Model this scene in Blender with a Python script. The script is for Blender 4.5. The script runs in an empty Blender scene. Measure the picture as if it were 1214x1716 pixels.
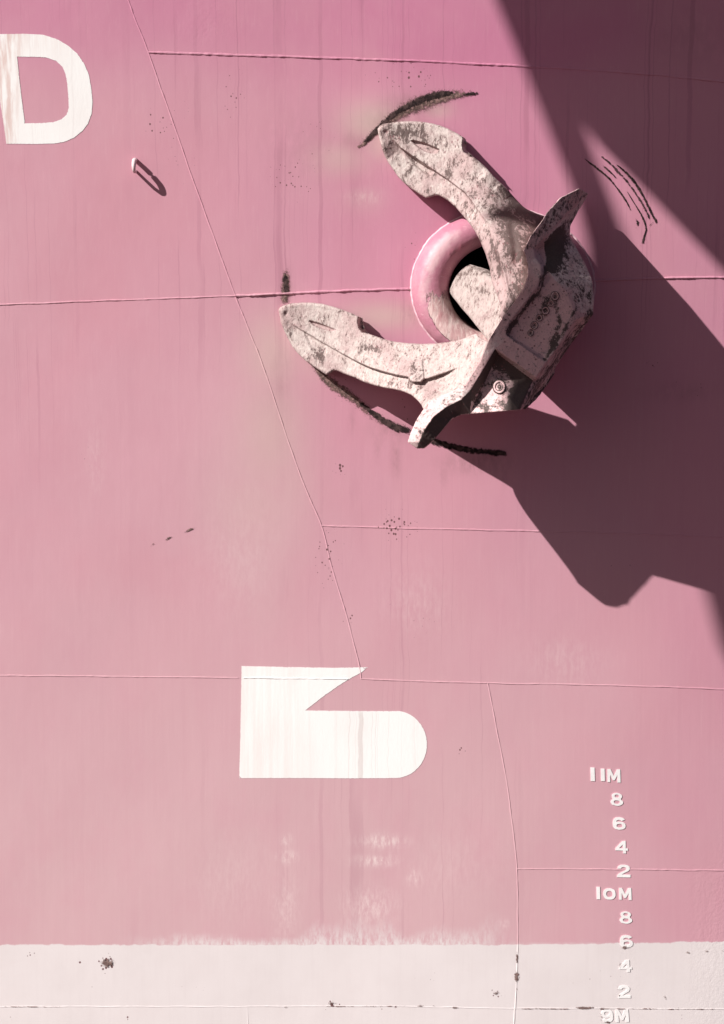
import bpy, bmesh, math, random
import numpy as np
from mathutils import Vector, geometry

random.seed(7)
S = bpy.context.scene
COL = S.collection
D = 10.0                                   # camera distance (m); 200 photo pixels are one metre on the hull
K = np.array((-1.42, -1.0, 1.09))          # direction towards the sun

# ------------------------------------------------------------------ camera, world, sun, exposure
cd = bpy.data.cameras.new('camera'); cam = bpy.data.objects.new('camera', cd); COL.objects.link(cam)
cam.location = (0, -D, 0); cam.rotation_euler = (math.pi/2, 0, 0)
cd.sensor_fit = 'VERTICAL'; cd.sensor_height = 24.0
cd.lens = 24.0*D/(1716/200.0); cd.clip_end = 3000
S.camera = cam
w = bpy.data.worlds.new('World'); S.world = w; w.use_nodes = True
nt = w.node_tree; bg = nt.nodes['Background']
sky = nt.nodes.new('ShaderNodeTexSky'); sky.sky_type = 'NISHITA'; sky.sun_disc = False
kn = K/np.linalg.norm(K)
sky.sun_elevation = math.asin(kn[2]); sky.sun_rotation = math.atan2(kn[0], kn[1])
sky.air_density = 0.2; sky.dust_density = 1.2; sky.ozone_density = 0.0
nt.links.new(sky.outputs[0], bg.inputs[0]); bg.inputs[1].default_value = 0.05
sd = bpy.data.lights.new('sun', 'SUN'); sun = bpy.data.objects.new('sun', sd); COL.objects.link(sun)
sd.energy = 5.0; sd.angle = math.radians(0.5); sd.color = (1.0, 0.965, 0.93)
sun.rotation_euler = Vector(kn).to_track_quat('Z', 'Y').to_euler(); sun.location = (-12, -14, 14)
S.view_settings.view_transform = 'Standard'; S.view_settings.look = 'None'
S.view_settings.exposure = 0.43; S.view_settings.gamma = 1
try: S.cycles.max_bounces = 6
except Exception: pass

# ------------------------------------------------------------------ numeric helpers
def hsh(i, j, s):
    n = (i*374761393 + j*668265263 + s*974711) & 0xffffffff
    n = ((n ^ (n >> 13))*1274126177) & 0xffffffff
    return ((n ^ (n >> 16)) & 0xffff)/65535.0
def vnoise(x, y, s=0):
    x = np.asarray(x, float); y = np.asarray(y, float)
    i = np.floor(x).astype(np.int64); j = np.floor(y).astype(np.int64)
    u = x-i; v = y-j; u = u*u*(3-2*u); v = v*v*(3-2*v)
    a = hsh(i, j, s); b = hsh(i+1, j, s); c = hsh(i, j+1, s); d = hsh(i+1, j+1, s)
    return (a*(1-u)+b*u)*(1-v)+(c*(1-u)+d*u)*v
def fbm(x, y, s=0, o=4):
    r = 0; a = .5
    for k in range(o):
        r = r+a*vnoise(x*2**k+17.3*k, y*2**k+5.1*k, s+k); a *= .5
    return r
def ss(a, b, x):
    t = np.clip((np.asarray(x, float)-a)/(b-a), 0, 1); return t*t*(3-2*t)
def inside(P, poly):
    poly = np.asarray(poly, float)[:, :2]; x, y = P[:, 0], P[:, 1]; r = np.zeros(len(P), bool)
    x1, y1 = poly[-1]
    for x2, y2 in poly:
        c = ((y1 > y) != (y2 > y))
        if y1 != y2: r ^= c & (x < (x2-x1)*(y-y1)/(y2-y1)+x1)
        x1, y1 = x2, y2
    return r
def pdist(P, line, closed=False):
    """distance to a polyline, side sign (+ = right of travel in the photo frame), arc parameter 0..1"""
    L = np.asarray(line, float)[:, :2]
    if closed: L = np.vstack([L, L[:1]])
    best = np.full(len(P), 1e9); sg = np.ones(len(P)); tt = np.zeros(len(P))
    seg = np.hypot(*(L[1:]-L[:-1]).T); cum = np.concatenate([[0], np.cumsum(seg)])
    for k in range(len(L)-1):
        a = L[k]; d = L[k+1]-a; l2 = max((d**2).sum(), 1e-9)
        t = np.clip(((P-a)@d)/l2, 0, 1); q = P-(a+t[:, None]*d); r = np.hypot(q[:, 0], q[:, 1])
        m = r < best
        best[m] = r[m]; sg[m] = np.sign(d[0]*q[m, 1]-d[1]*q[m, 0]); tt[m] = (cum[k]+t[m]*seg[k])/cum[-1]
    return best, sg, tt
def smooth_line(pts, step=6.0):
    """Catmull-Rom through the points, resampled"""
    p = np.asarray(pts, float); n = p.shape[1]
    q = np.vstack([2*p[0]-p[1], p, 2*p[-1]-p[-2]]); out = []
    for i in range(1, len(q)-2):
        m = max(1, int(np.hypot(*(q[i+1]-q[i])[:2])/step))
        for k in range(m):
            t = k/m
            out.append(.5*((2*q[i])+(-q[i-1]+q[i+1])*t+(2*q[i-1]-5*q[i]+4*q[i+1]-q[i+2])*t*t+(-q[i-1]+3*q[i]-3*q[i+1]+q[i+2])*t**3))
    out.append(p[-1]); return np.array(out)
def dens(poly, step, closed=True):
    p = np.asarray(poly, float); out = []
    n = len(p)
    for i in range(n if closed else n-1):
        a, b = p[i], p[(i+1) % n]; m = max(1, int(round(np.hypot(*(b-a)[:2])/step)))
        for k in range(m): out.append(a+(b-a)*k/m)
    if not closed: out.append(p[-1])
    return np.array(out)

# ------------------------------------------------------------------ the hull's form: y = hull(x, z)
DENTS = [(0.15, 3.25, .30, .20, -.012), (-.55, 1.75, .35, .5, .008), (.05, 2.1, .22, .45, .008), (-.75, .5, .5, .8, -.008),
         (.35, 1.45, .5, .3, .010), (-1.9, -.9, .8, .9, .006), (1.6, -3.2, .6, .6, .006)]
def hull(x, z):
    x = np.asarray(x, float); z = np.asarray(z, float)
    f = -0.0068*np.maximum(0, z+4.0)**2 + 0.014*np.maximum(0, x-.7)**2
    f = f + .0035*np.sin(1.9*x+.7*z+1)*np.sin(2.3*z-.4*x) + .0018*np.sin(5.3*x+.5)*np.sin(4.1*z+.8*x+2)
    for a, b, r, q, d in DENTS: f = f + d*np.exp(-((x-a)/r)**2-((z-b)/q)**2)
    return f
def at(px, py, h=0.0):
    """the point seen at photo pixel (px, py) that stands h metres out from the hull"""
    px = np.asarray(px, float); X = (px-607.0)/200; Z = (858.0-np.asarray(py, float))/200
    h = np.asarray(h, float); y = np.zeros(np.broadcast(X, h).shape)
    for _ in range(8):
        t = 1+y/D; y = hull(X*t, Z*t)-h
    t = 1+y/D
    return np.stack([X*t, y, Z*t], -1)

# ------------------------------------------------------------------ object helpers
def mesh(name, V, F, mat, parent=None, attrs=None, smooth=True):
    me = bpy.data.meshes.new(name); V = np.asarray(V, float)
    if parent is not None: V = V-np.array(parent['_loc'])
    me.from_pydata(V.tolist(), [], [list(map(int, f)) for f in F])
    if mat: me.materials.append(mat)
    me.polygons.foreach_set('use_smooth', [smooth]*len(me.polygons))
    for k, a in (attrs or {}).items():
        at_ = me.attributes.new(k, 'FLOAT', 'POINT'); at_.data.foreach_set('value', np.asarray(a, np.float32))
    me.update()
    o = bpy.data.objects.new(name, me); COL.objects.link(o)
    if parent is not None:
        o.parent = parent['_obj']
    return o
def thing(name, label, cat, loc, kind=None, group=None):
    o = bpy.data.objects.new(name, None); COL.objects.link(o); o.location = loc; o.empty_display_size = .3
    o['label'] = label
    if cat: o['category'] = cat
    if kind: o['kind'] = kind
    if group: o['group'] = group
    return {'_loc': tuple(loc), '_obj': o}
def sub(parent_dict, obj):
    return {'_loc': parent_dict['_loc'], '_obj': obj}
def tri2d(outer, holes=(), step=6.0, jit=.25):
    """triangles filling a polygon, with inner points on a staggered grid; returns pts, tris, number of outline points"""
    rng = np.random.RandomState(3)
    loops = [np.asarray(outer, float)[:, :2]]+[np.asarray(h, float)[:, :2] for h in holes]
    P = np.vstack(loops); E = []; o = 0
    for l in loops:
        n = len(l); E += [(o+i, o+(i+1) % n) for i in range(n)]; o += n
    nb = len(P)
    mn, mx = loops[0].min(0), loops[0].max(0)
    gx = np.arange(mn[0], mx[0]+step, step); gy = np.arange(mn[1], mx[1]+step*.87, step*.87)
    G = np.array([(x+(step/2 if k % 2 else 0), y) for k, y in enumerate(gy) for x in gx])
    G = G+rng.uniform(-jit, jit, G.shape)*step*.5
    m = inside(G, loops[0])
    for h in loops[1:]: m &= ~inside(G, h)
    G = G[m]
    near = np.zeros(len(G), bool)
    for l in loops:
        d, _, _ = pdist(G, l, True); near |= d < step*.55
    G = G[~near]
    A = np.vstack([P, G])
    v, e, f, ov, oe, of = geometry.delaunay_2d_cdt([Vector(p) for p in A], E, [], 0, 1e-5)
    Q = np.array([(p.x, p.y) for p in v]); T = np.array([t for t in f if len(t) == 3])
    C = Q[T].mean(1); m = inside(C, loops[0])
    for h in loops[1:]: m &= ~inside(C, h)
    T = T[m]
    a = Q[T[:, 1]]-Q[T[:, 0]]; b = Q[T[:, 2]]-Q[T[:, 0]]
    ar = a[:, 0]*b[:, 1]-a[:, 1]*b[:, 0]; big = np.abs(ar) > min(.8, .02*step*step); T = T[big]; fl = ar[big] > 0          # photo y runs downward: make all face the camera
    T[fl] = T[fl][:, ::-1]
    # boundary loop(s) from edges used once
    return Q, T
def boundary_edges(T):
    cnt = {}
    for t in T:
        for i in range(3):
            a, b = int(t[i]), int(t[(i+1) % 3]); k = (min(a, b), max(a, b)); cnt.setdefault(k, []).append((a, b))
    return [v[0] for v in cnt.values() if len(v) == 1]
def lap(T, n, h, it, lock=None):
    E = np.vstack([T[:, [0, 1]], T[:, [1, 2]], T[:, [2, 0]]]); E = np.vstack([E, E[:, ::-1]])
    deg = np.bincount(E[:, 0], minlength=n).astype(float); deg[deg == 0] = 1
    for _ in range(it):
        s = np.bincount(E[:, 0], weights=h[E[:, 1]], minlength=n)/deg
        h = .4*h+.6*s
    return h
def relief(name, outline, hfun, hback, mat, parent, step=2.0, it=1, rough=.004, attrs=None, rows=5, seed=1, soft=None):
    """a solid casting: front surface hfun(P) over the outline, real side walls and a back"""
    Q, T = tri2d(dens(outline, step), step=step)
    h = lap(T, len(Q), hfun(Q), it)
    if soft is not None: m_ = soft(Q); h = h*(1-m_)+lap(T, len(Q), h, 40)*m_
    h = h+rough*(fbm(Q[:, 0]/9, Q[:, 1]/9, seed, 4)-.47)*2+rough*.5*(vnoise(Q[:, 0]/2.6, Q[:, 1]/2.6, seed+9)-.5)
    n = len(Q); be = boundary_edges(T)
    hb = np.minimum(hback(Q), h-.03)
    V = [at(Q[:, 0], Q[:, 1], h)]; F = [tuple(t) for t in T]
    bv = sorted({a for e in be for a in e}); idx = {a: i for i, a in enumerate(bv)}; nb = len(bv)
    for r in range(1, rows):
        t = r/rows
        jx = (vnoise(Q[bv, 0]/6, Q[bv, 1]/6+r*9, seed+3)-.5)*1.2
        V.append(at(Q[bv, 0]+jx, Q[bv, 1]+jx, h[bv]*(1-t)+hb[bv]*t))
    V.append(at(Q[:, 0], Q[:, 1], hb))
    last = n+nb*(rows-1)
    def vid(a, r):
        return a if r == 0 else (last+a if r == rows else n+nb*(r-1)+idx[a])
    for a, b in be:
        for r in range(rows):
            F.append((vid(b, r), vid(a, r), vid(a, r+1), vid(b, r+1)))
    F += [(last+t[2], last+t[1], last+t[0]) for t in T]
    V = np.vstack(V)
    A = {}
    if attrs:
        for k, fn in attrs.items():
            q = fn(Q); A[k] = np.concatenate([q]+[q[bv]]*(rows-1)+[q])
    return mesh(name, V, F, mat, parent, A)
def sheet(name, outline, mat, parent, h=.003, holes=(), step=5.0, thick=0.0, attrs=None, edge=None):
    """a paint sheet, or with thick > 0 a raised plate, that follows the hull"""
    Q, T = tri2d(outline, holes, step)
    A = {k: fn(Q) for k, fn in (attrs or {}).items()}
    V = at(Q[:, 0], Q[:, 1], h+thick); F = [tuple(t) for t in T]
    if thick > 0:
        n = len(Q); V = np.vstack([V, at(Q[:, 0], Q[:, 1], -.002)])
        for a, b in boundary_edges(T): F.append((b, a, a+n, b+n))
        A = {k: np.concatenate([a, a]) for k, a in A.items()}
    return mesh(name, V, F, mat, parent, A, smooth=(thick == 0))
def tube(pts, rad, seg=8, closed=False, cap=True):
    P = np.asarray(pts, float); n = len(P); V = []; F = []
    rad = np.broadcast_to(rad, (n,))
    up = np.array((0., 1., 0.))
    for i in range(n):
        a = P[(i-1) % n] if (closed or i) else P[i]; b = P[(i+1) % n] if (closed or i < n-1) else P[i]
        t = b-a; t = t/(np.linalg.norm(t)+1e-12)
        if abs(t@up) > .9: up2 = np.array((0., 0., 1.))
        else: up2 = up
        s = np.cross(t, up2); s /= np.linalg.norm(s); u = np.cross(s, t)
        for k in range(seg):
            an = 2*math.pi*k/seg; V.append(P[i]+rad[i]*(math.cos(an)*s+math.sin(an)*u))
    for i in range(n if closed else n-1):
        j = (i+1) % n
        for k in range(seg):
            l = (k+1) % seg; F.append((i*seg+k, j*seg+k, j*seg+l, i*seg+l))
    if cap and not closed:
        F.append(tuple(range(seg))); F.append(tuple((n-1)*seg+k for k in reversed(range(seg))))
    return np.array(V), F

# ------------------------------------------------------------------ materials
class N:
    def __init__(s, name):
        s.m = bpy.data.materials.new(name); s.m.use_nodes = True; s.t = s.m.node_tree
        s.b = s.t.nodes['Principled BSDF']; s.out = s.t.nodes['Material Output']
        s.co = s.t.nodes.new('ShaderNodeTexCoord').outputs['Object']
    def n(s, typ, **kw):
        o = s.t.nodes.new(typ)
        for k, v in kw.items(): setattr(o, k, v)
        return o
    def put(s, sock, v):
        if hasattr(v, 'is_output'): s.t.links.new(v, sock)
        else: sock.default_value = v
    def noise(s, scale, stretch=(1, 1, 1), detail=4, rough=.55, dist=0, co=None, off=(0, 0, 0)):
        mp = s.n('ShaderNodeMapping'); s.put(mp.inputs[0], co or s.co); mp.inputs['Scale'].default_value = stretch; mp.inputs['Location'].default_value = off
        o = s.n('ShaderNodeTexNoise'); s.put(o.inputs['Vector'], mp.outputs[0])
        o.inputs['Scale'].default_value = scale; o.inputs['Detail'].default_value = detail
        o.inputs['Roughness'].default_value = rough; o.inputs['Distortion'].default_value = dist
        return o.outputs['Fac']
    def voro(s, scale, stretch=(1, 1, 1), feature='F1', out='Distance', rnd=1.0):
        mp = s.n('ShaderNodeMapping'); s.put(mp.inputs[0], s.co); mp.inputs['Scale'].default_value = stretch
        o = s.n('ShaderNodeTexVoronoi', feature=feature); s.put(o.inputs['Vector'], mp.outputs[0]); o.inputs['Scale'].default_value = scale
        o.inputs['Randomness'].default_value = rnd
        return o.outputs[out]
    def attr(s, name):
        return s.n('ShaderNodeAttribute', attribute_name=name).outputs['Fac']
    def math(s, op, a, b=0.0, clamp=False):
        o = s.n('ShaderNodeMath', operation=op, use_clamp=clamp); s.put(o.inputs[0], a); s.put(o.inputs[1], b); return o.outputs[0]
    def ramp(s, v, a, b, lo=0.0, hi=1.0):
        o = s.n('ShaderNodeMapRange', interpolation_type='SMOOTHSTEP')
        s.put(o.inputs['Value'], v); s.put(o.inputs['From Min'], a); s.put(o.inputs['From Max'], b)
        o.inputs['To Min'].default_value = lo; o.inputs['To Max'].default_value = hi; return o.outputs[0]
    def mix(s, f, a, b, mode='MIX'):
        o = s.n('ShaderNodeMix', data_type='RGBA', blend_type=mode)
        s.put(o.inputs[0], f)
        for i, v in ((6, a), (7, b)):
            s.put(o.inputs[i], v if hasattr(v, 'is_output') else (v[0], v[1], v[2], 1))
        return o.outputs[2]
    def bump(s, h, strength, dist, nrm=None):
        o = s.n('ShaderNodeBump'); o.inputs['Strength'].default_value = strength; o.inputs['Distance'].default_value = dist
        s.put(o.inputs['Height'], h)
        if nrm is not None: s.put(o.inputs['Normal'], nrm)
        return o.outputs[0]
    def done(s, col, rough=.5, spec=.3, nrm=None):
        s.put(s.b.inputs['Base Color'], col); s.put(s.b.inputs['Roughness'], rough); s.b.inputs['Specular IOR Level'].default_value = spec
        if nrm is not None: s.put(s.b.inputs['Normal'], nrm)
        return s.m
    def sep(s):
        o = s.n('ShaderNodeSeparateXYZ'); s.put(o.inputs[0], s.co); return o.outputs

ROSE = (.60, .295, .355); SALMON = (.60, .32, .378); PALE = (.605, .385, .41); DEEP = (.545, .205, .315); BOOT = (.735, .672, .668)
ZB = -3.625+13.0                           # the hull's own origin lies at its keel, 13 m down
def hull_paint():
    m = N('pink_hull_paint'); X, Y, Z = m.sep()
    big = m.noise(.55, (1, 1, 1), 5, .6); patch = m.noise(1.3, (1.0, 1, .55), 3, .5, 0, off=(3, 0, 7))
    f = m.ramp(m.math('ADD', m.math('MULTIPLY', big, .7), m.math('MULTIPLY', patch, .4)), .42, .68)
    col = m.mix(f, ROSE, SALMON)
    col = m.mix(m.math('MULTIPLY', m.attr('rose'), m.ramp(big, .3, .6, .45, 1.0)), col, DEEP)
    fade = m.attr('fade')
    col = m.mix(m.math('MULTIPLY', fade, m.ramp(m.noise(2.2, (1, 1, .6), 5, .6), .2, .6, .65, 1.0)), col, PALE)
    # roller streaks
    st = m.noise(26, (1, 1, .035), 4, .7); col = m.mix(m.ramp(st, .3, .7, 0, .09), col, m.mix(.5, col, (.46, .17, .25)))
    st2 = m.noise(60, (1, 1, .02), 3, .6, off=(5, 0, 0)); col = m.mix(m.ramp(st2, .52, .78, 0, .08), col, (.74, .52, .53))
    # chalked patches, broken by fine noise
    ch = m.math('MULTIPLY', m.attr('chalk'), m.ramp(m.noise(34, (1, 1, .3), 6, .75), .38, .66))
    col = m.mix(ch, col, (.82, .68, .66))
    # rubbed, bare greyish-beige paint
    rb = m.math('MULTIPLY', m.attr('rub'), m.ramp(m.noise(7, (1, 1, .7), 6, .65), .05, .42))
    col = m.mix(m.math('MULTIPLY', rb, .9), col, (.585, .40, .385))
    # runs of dirty water: thin crooked lines
    wx = m.math('ADD', X, m.math('MULTIPLY', m.math('SUBTRACT', m.noise(1.5, (.6, 1, 1), 4, .6), .5), .09))
    cb = m.n('ShaderNodeCombineXYZ'); m.put(cb.inputs[0], wx)
    for sc, off, dk in ((3.0, 0.0, .32), (6.0, 4.0, .26)):
        l = m.noise(sc, (1, 1, 1), 2, .5, 0, co=cb.outputs[0], off=(off, 0, 0))
        d = m.math('ABSOLUTE', m.math('SUBTRACT', l, .5))
        msk = m.math('MULTIPLY', m.ramp(d, .001, .006, 1, 0), m.ramp(m.noise(1.5, (1.6, 1, .45), 3, .5, off=(off+9, 0, 0)), .44, .62))
        col = m.mix(m.math('MULTIPLY', m.math('MULTIPLY', msk, m.attr('runs')), dk), col, (.34, .13, .19))
    # boot-top band and the washed edge above it
    edge = m.math('ADD', Z, m.math('MULTIPLY', m.math('SUBTRACT', m.noise(9, (1, 1, 1), 6, .7), .5), .05))
    band = m.ramp(edge, ZB-.006, ZB+.006, 1, 0)
    wash = m.math('MULTIPLY', m.attr('wash'), m.ramp(m.noise(26, (1, 1, .3), 6, .75), .34, .62))
    bcol = m.mix(m.ramp(m.noise(2.5, (1, 1, 1), 5, .6), .35, .7), BOOT, (.71, .645, .64))
    bcol = m.mix(m.ramp(m.noise(30, (1, 1, .05), 4, .6), .45, .8, 0, .3), bcol, (.66, .59, .59))
    col = m.mix(m.math('MAXIMUM', band, wash), col, bcol)
    # rust specks
    sp = m.attr('speck'); vd = m.voro(34, (1, 1, .8)); vv = m.noise(60, (1, 1, 1), 2, .5)
    dot = m.ramp(m.math('ADD', vd, m.math('MULTIPLY', vv, .12)), m.math('MULTIPLY', sp, .46), m.math('ADD', m.math('MULTIPLY', sp, .46), .07), 1, 0)
    dot = m.math('MULTIPLY', dot, m.ramp(sp, .03, .2))
    dot = m.math('MULTIPLY', dot, m.ramp(m.noise(13, (1, 1, 1), 2, .5, off=(2, 0, 3)), .36, .50))
    col = m.mix(dot, col, (.16, .075, .08))
    g = m.math('MULTIPLY', m.attr('grime'), m.ramp(m.noise(16, (1, 1, .4), 6, .7), .25, .65))
    col = m.mix(g, col, (.22, .12, .12))
    b1 = m.bump(m.noise(70, (1, 1, .6), 5, .6), .12, .003)
    b2 = m.bump(m.noise(4.5, (1, 1, .6), 3, .5), .16, .010, b1)
    b3 = m.bump(st, .05, .006, b2)
    pk = m.bump(m.math('MULTIPLY', m.attr('orange'), m.noise(38, (1, 1, 1), 3, .6)), .3, .008, b3)
    return m.done(col, m.ramp(m.noise(12, (1, 1, .4), 5, .6), .3, .7, .42, .60), .30, pk)
M_HULL = hull_paint()

def bolster_paint():
    m = N('pink_casting_paint')
    f = m.noise(5, (1, 1, 1), 5, .6)
    col = m.mix(m.ramp(f, .35, .65), (.45, .175, .245), (.51, .24, .295))
    sheen = m.ramp(m.math('MULTIPLY', m.attr('worn_sheen'), m.noise(9, (1, 1, .7), 5, .6)), .18, .5)
    col = m.mix(m.math('MULTIPLY', sheen, .5), col, (.70, .53, .53))
    fib = m.noise(16, (2.2, 1, .5), 6, .7, .5)
    bare = m.ramp(m.math('ADD', m.attr('bare'), m.math('ADD', m.math('MULTIPLY', m.math('SUBTRACT', f, .5), .7), m.math('MULTIPLY', m.math('SUBTRACT', fib, .5), .9))), .40, .55)
    bc = m.mix(m.ramp(fib, .35, .65), (.70, .56, .53), (.52, .31, .31)); bc = m.mix(m.ramp(m.noise(8, (1, 1, .4), 4, .6), .55, .75), bc, (.40, .17, .19))
    col = m.mix(bare, col, bc)
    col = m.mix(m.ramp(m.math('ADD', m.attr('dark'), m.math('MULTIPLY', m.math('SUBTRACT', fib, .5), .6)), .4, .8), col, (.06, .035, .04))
    sc_ = m.noise(24, (.5, 1, 1.6), 6, .75, 1.2); col = m.mix(m.ramp(sc_, .60, .68, 0, .5), col, (.72, .52, .54)); col = m.mix(m.ramp(m.noise(30, (1, 1, 1), 5, .7, off=(7, 0, 2)), .66, .72, 0, .8), col, (.20, .09, .10))
    b = m.bump(m.noise(40, (1, 1, 1), 5, .6), .4, .008); b = m.bump(m.noise(6, (1, 1, 1), 4, .5), .4, .03, b); b = m.bump(bare, .6, .012, b); b = m.bump(m.math('MULTIPLY', fib, bare), .5, .01, b)
    return m.done(col, m.ramp(sc_, .3, .7, .45, .62), .35, b)
M_BOLSTER = bolster_paint()

def cast_iron(name, light, pink, grey, dark, stretch=(1, 1, 1), stain=(.24, .115, .12), gain=1.0, relief_=1.0, spot=(.17, .11, .10)):
    m = N(name)
    d = m.attr('dirt_shade'); s_ = stretch
    blot = m.noise(12, s_, 8, .74, .6); fine = m.noise(38, s_, 6, .75, .3); big = m.noise(3.6, (1, 1, 1), 4, .6, .3)
    grit = m.noise(95, s_, 3, .7)
    col = m.mix(m.ramp(fine, .34, .62), tuple(min(.9, x*1.12) for x in light), m.mix(.55, light, pink))
    col = m.mix(m.ramp(m.math('ADD', big, m.math('MULTIPLY', m.attr('pink'), .35)), .52, .74), col, pink)
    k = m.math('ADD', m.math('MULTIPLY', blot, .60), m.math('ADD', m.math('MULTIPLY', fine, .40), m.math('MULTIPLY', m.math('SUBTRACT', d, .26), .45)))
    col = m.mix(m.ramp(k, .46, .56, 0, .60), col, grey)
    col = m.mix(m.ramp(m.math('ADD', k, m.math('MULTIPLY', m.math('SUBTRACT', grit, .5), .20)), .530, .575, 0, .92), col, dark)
    vd = m.voro(24, s_); vd = m.math('ADD', vd, m.math('MULTIPLY', m.math('SUBTRACT', grit, .5), .16))
    msk = m.ramp(m.math('ADD', m.noise(6, (1, 1, 1), 3, .5, off=(4, 1, 2)), m.math('MULTIPLY', m.attr('pink'), .16)), .46, .58)
    col = m.mix(m.math('MULTIPLY', m.ramp(vd, .12, .22, .9*gain, 0), msk), col, stain)
    vd2 = m.voro(60, s_)
    col = m.mix(m.math('MULTIPLY', m.ramp(vd2, .14, .24, .7*gain, 0), m.ramp(big, .42, .55)), col, stain)
    spk = m.noise(70, (s_[0]*1.2, 1, s_[2]*.6), 4, .75, .4, off=(1, 5, 2))
    col = m.mix(m.math('MULTIPLY', m.ramp(spk, .57, .64, 0, .75), m.ramp(blot, .40, .58, .08, 1.0)), col, spot)
    b = m.bump(blot, .6*relief_, .022); b = m.bump(fine, .7*relief_, .014, b); b = m.bump(grit, .45, .005, b)
    return m.done(col, m.ramp(blot, .3, .7, .55, .8), .25, b)
M_FLUKE = cast_iron('flaking_cast_iron', (.535, .465, .43), (.46, .33, .32), (.33, .24, .225), (.11, .076, .07), (1.25, 1, .62), relief_=.8)
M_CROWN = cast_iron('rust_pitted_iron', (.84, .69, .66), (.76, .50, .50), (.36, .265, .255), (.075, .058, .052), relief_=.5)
M_SHANK = cast_iron('worn_shank_iron', (.445, .385, .355), (.40, .29, .28), (.27, .205, .19), (.14, .10, .09), (1.6, 1, .40), gain=.3)
M_GRAIN = None

def white_paint():
    m = N('white_marking_paint'); X, Y, Z = m.sep()
    col = m.mix(m.ramp(m.noise(3, (1, 1, .4), 5, .6), .4, .75), (.89, .88, .86), (.86, .83, .81))
    st = m.noise(22, (1, 1, .03), 4, .65, .3)
    col = m.mix(m.math('MULTIPLY', m.attr('dirt_shade'), m.ramp(st, .36, .62)), col, (.70, .54, .50))
    wx = m.math('ADD', X, m.math('MULTIPLY', m.math('SUBTRACT', m.noise(3, (.6, 1, 1), 4, .6), .5), .06))
    cb = m.n('ShaderNodeCombineXYZ'); m.put(cb.inputs[0], wx)
    l = m.math('ABSOLUTE', m.math('SUBTRACT', m.noise(9, (1, 1, 1), 2, .5, 0, co=cb.outputs[0]), .5))
    col = m.mix(m.math('MULTIPLY', m.ramp(l, .001, .006, 1, 0), m.math('MULTIPLY', m.attr('runs'), .38)), col, (.48, .36, .34))
    b = m.bump(m.noise(50, (1, 1, .4), 5, .6), .25, .004)
    # rough torn edge
    k = m.ramp(m.math('ADD', m.attr('edge'), m.math('MULTIPLY', m.noise(45, (1, 1, 1), 6, .75), .9)), .42, .52)
    tr = m.n('ShaderNodeBsdfTransparent'); mx = m.n('ShaderNodeMixShader')
    m.done(col, .55, .3, b)
    m.t.links.new(k, mx.inputs[0]); m.t.links.new(tr.outputs[0], mx.inputs[1]); m.t.links.new(m.b.outputs[0], mx.inputs[2])
    m.t.links.new(mx.outputs[0], m.out.inputs[0])
    return m.m
M_WHITE = white_paint()
def plain(name, col, rough=.6, col2=None, sc=9):
    m = N(name); c = m.mix(m.ramp(m.noise(sc, (1, 1, 1), 5, .6), .35, .7), col, col2 or tuple(x*.8 for x in col))
    return m.done(c, rough, .3, m.bump(m.noise(sc*6, (1, 1, 1), 4, .6), .25, .005))
M_MARK = plain('white_draft_mark_paint', (.87, .86, .85), .5, (.82, .79, .78))
def scuff_mat(name, c1, c2, lo=.45, hi=.62, stretch=(1, 1, 1), sc=20):
    m = N(name); n1 = m.noise(sc, stretch, 9, .82, .5)
    col = m.mix(m.ramp(m.noise(sc*.8, stretch, 4, .6, off=(3, 3, 3)), .4, .66), c1, c2)
    k = m.ramp(m.math('ADD', m.math('MULTIPLY', m.attr('edge'), .46), m.math('MULTIPLY', m.ramp(n1, .28, .72), .54)), lo, hi)
    m.done(col, .85, .15, m.bump(n1, .6, .01))
    tr = m.n('ShaderNodeBsdfTransparent'); mx = m.n('ShaderNodeMixShader')
    m.t.links.new(k, mx.inputs[0]); m.t.links.new(tr.outputs[0], mx.inputs[1]); m.t.links.new(m.b.outputs[0], mx.inputs[2])
    m.t.links.new(mx.outputs[0], m.out.inputs[0])
    return m.m
M_SCUFF = scuff_mat('black_scuff', (.022, .014, .014), (.085, .052, .050), .42, .54, (1, 1, 1), 34)
M_RUBBED = scuff_mat('rubbed_rust', (.12, .080, .070), (.36, .22, .20), .40, .72, (1, 1, 1), 46)
M_RUST = scuff_mat('rust_spot', (.17, .11, .10), (.30, .20, .18), .50, .66, (1, 1, 1), 60)

# ------------------------------------------------------------------ the ship's hull
HULL = thing('ship_hull', 'pink painted welded steel ship hull rising above a white waterline band', 'ship', (0, 0, -13))
SEAM_A = smooth_line([(-60, -900), (130, -260), (215, 0), (249, 88), (320, 290), (395, 496), (440, 610), (500, 786), (539, 881), (556, 950), (580, 1027), (594, 1080), (603, 1117), (606, 1138)], 6)
SEAM_B = smooth_line([(818, 1145), (833, 1222), (848, 1300), (860, 1390), (867, 1456), (868, 1540), (867, 1630), (864, 1690), (862, 1716), (858, 2000), (855, 2300)], 6)
def hline(p): return smooth_line(p, 6)
H1 = hline([(249, 88), (480, 95), (690, 102), (860, 110), (1000, 118), (1130, 128), (1214, 137), (1900, 200)])
H2L = hline([(-700, 540), (-200, 520), (0, 511), (200, 503), (395, 496)])
H2M = hline([(395, 496), (560, 488), (695, 484)]); H2R = hline([(992, 470), (1100, 467), (1214, 465), (1900, 460)])
H3 = hline([(539, 881), (700, 886), (900, 890), (1050, 894), (1214, 900), (1900, 930)])
H4A = hline([(-700, 1125), (0, 1132), (400, 1136), (606, 1138)]); H4B = hline([(606, 1138), (720, 1142), (818, 1145)]); H4C = hline([(818, 1145), (1000, 1148), (1214, 1155), (1900, 1180)])
H5 = hline([(867, 1456), (1050, 1457), (1214, 1459), (1900, 1465)])
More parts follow.
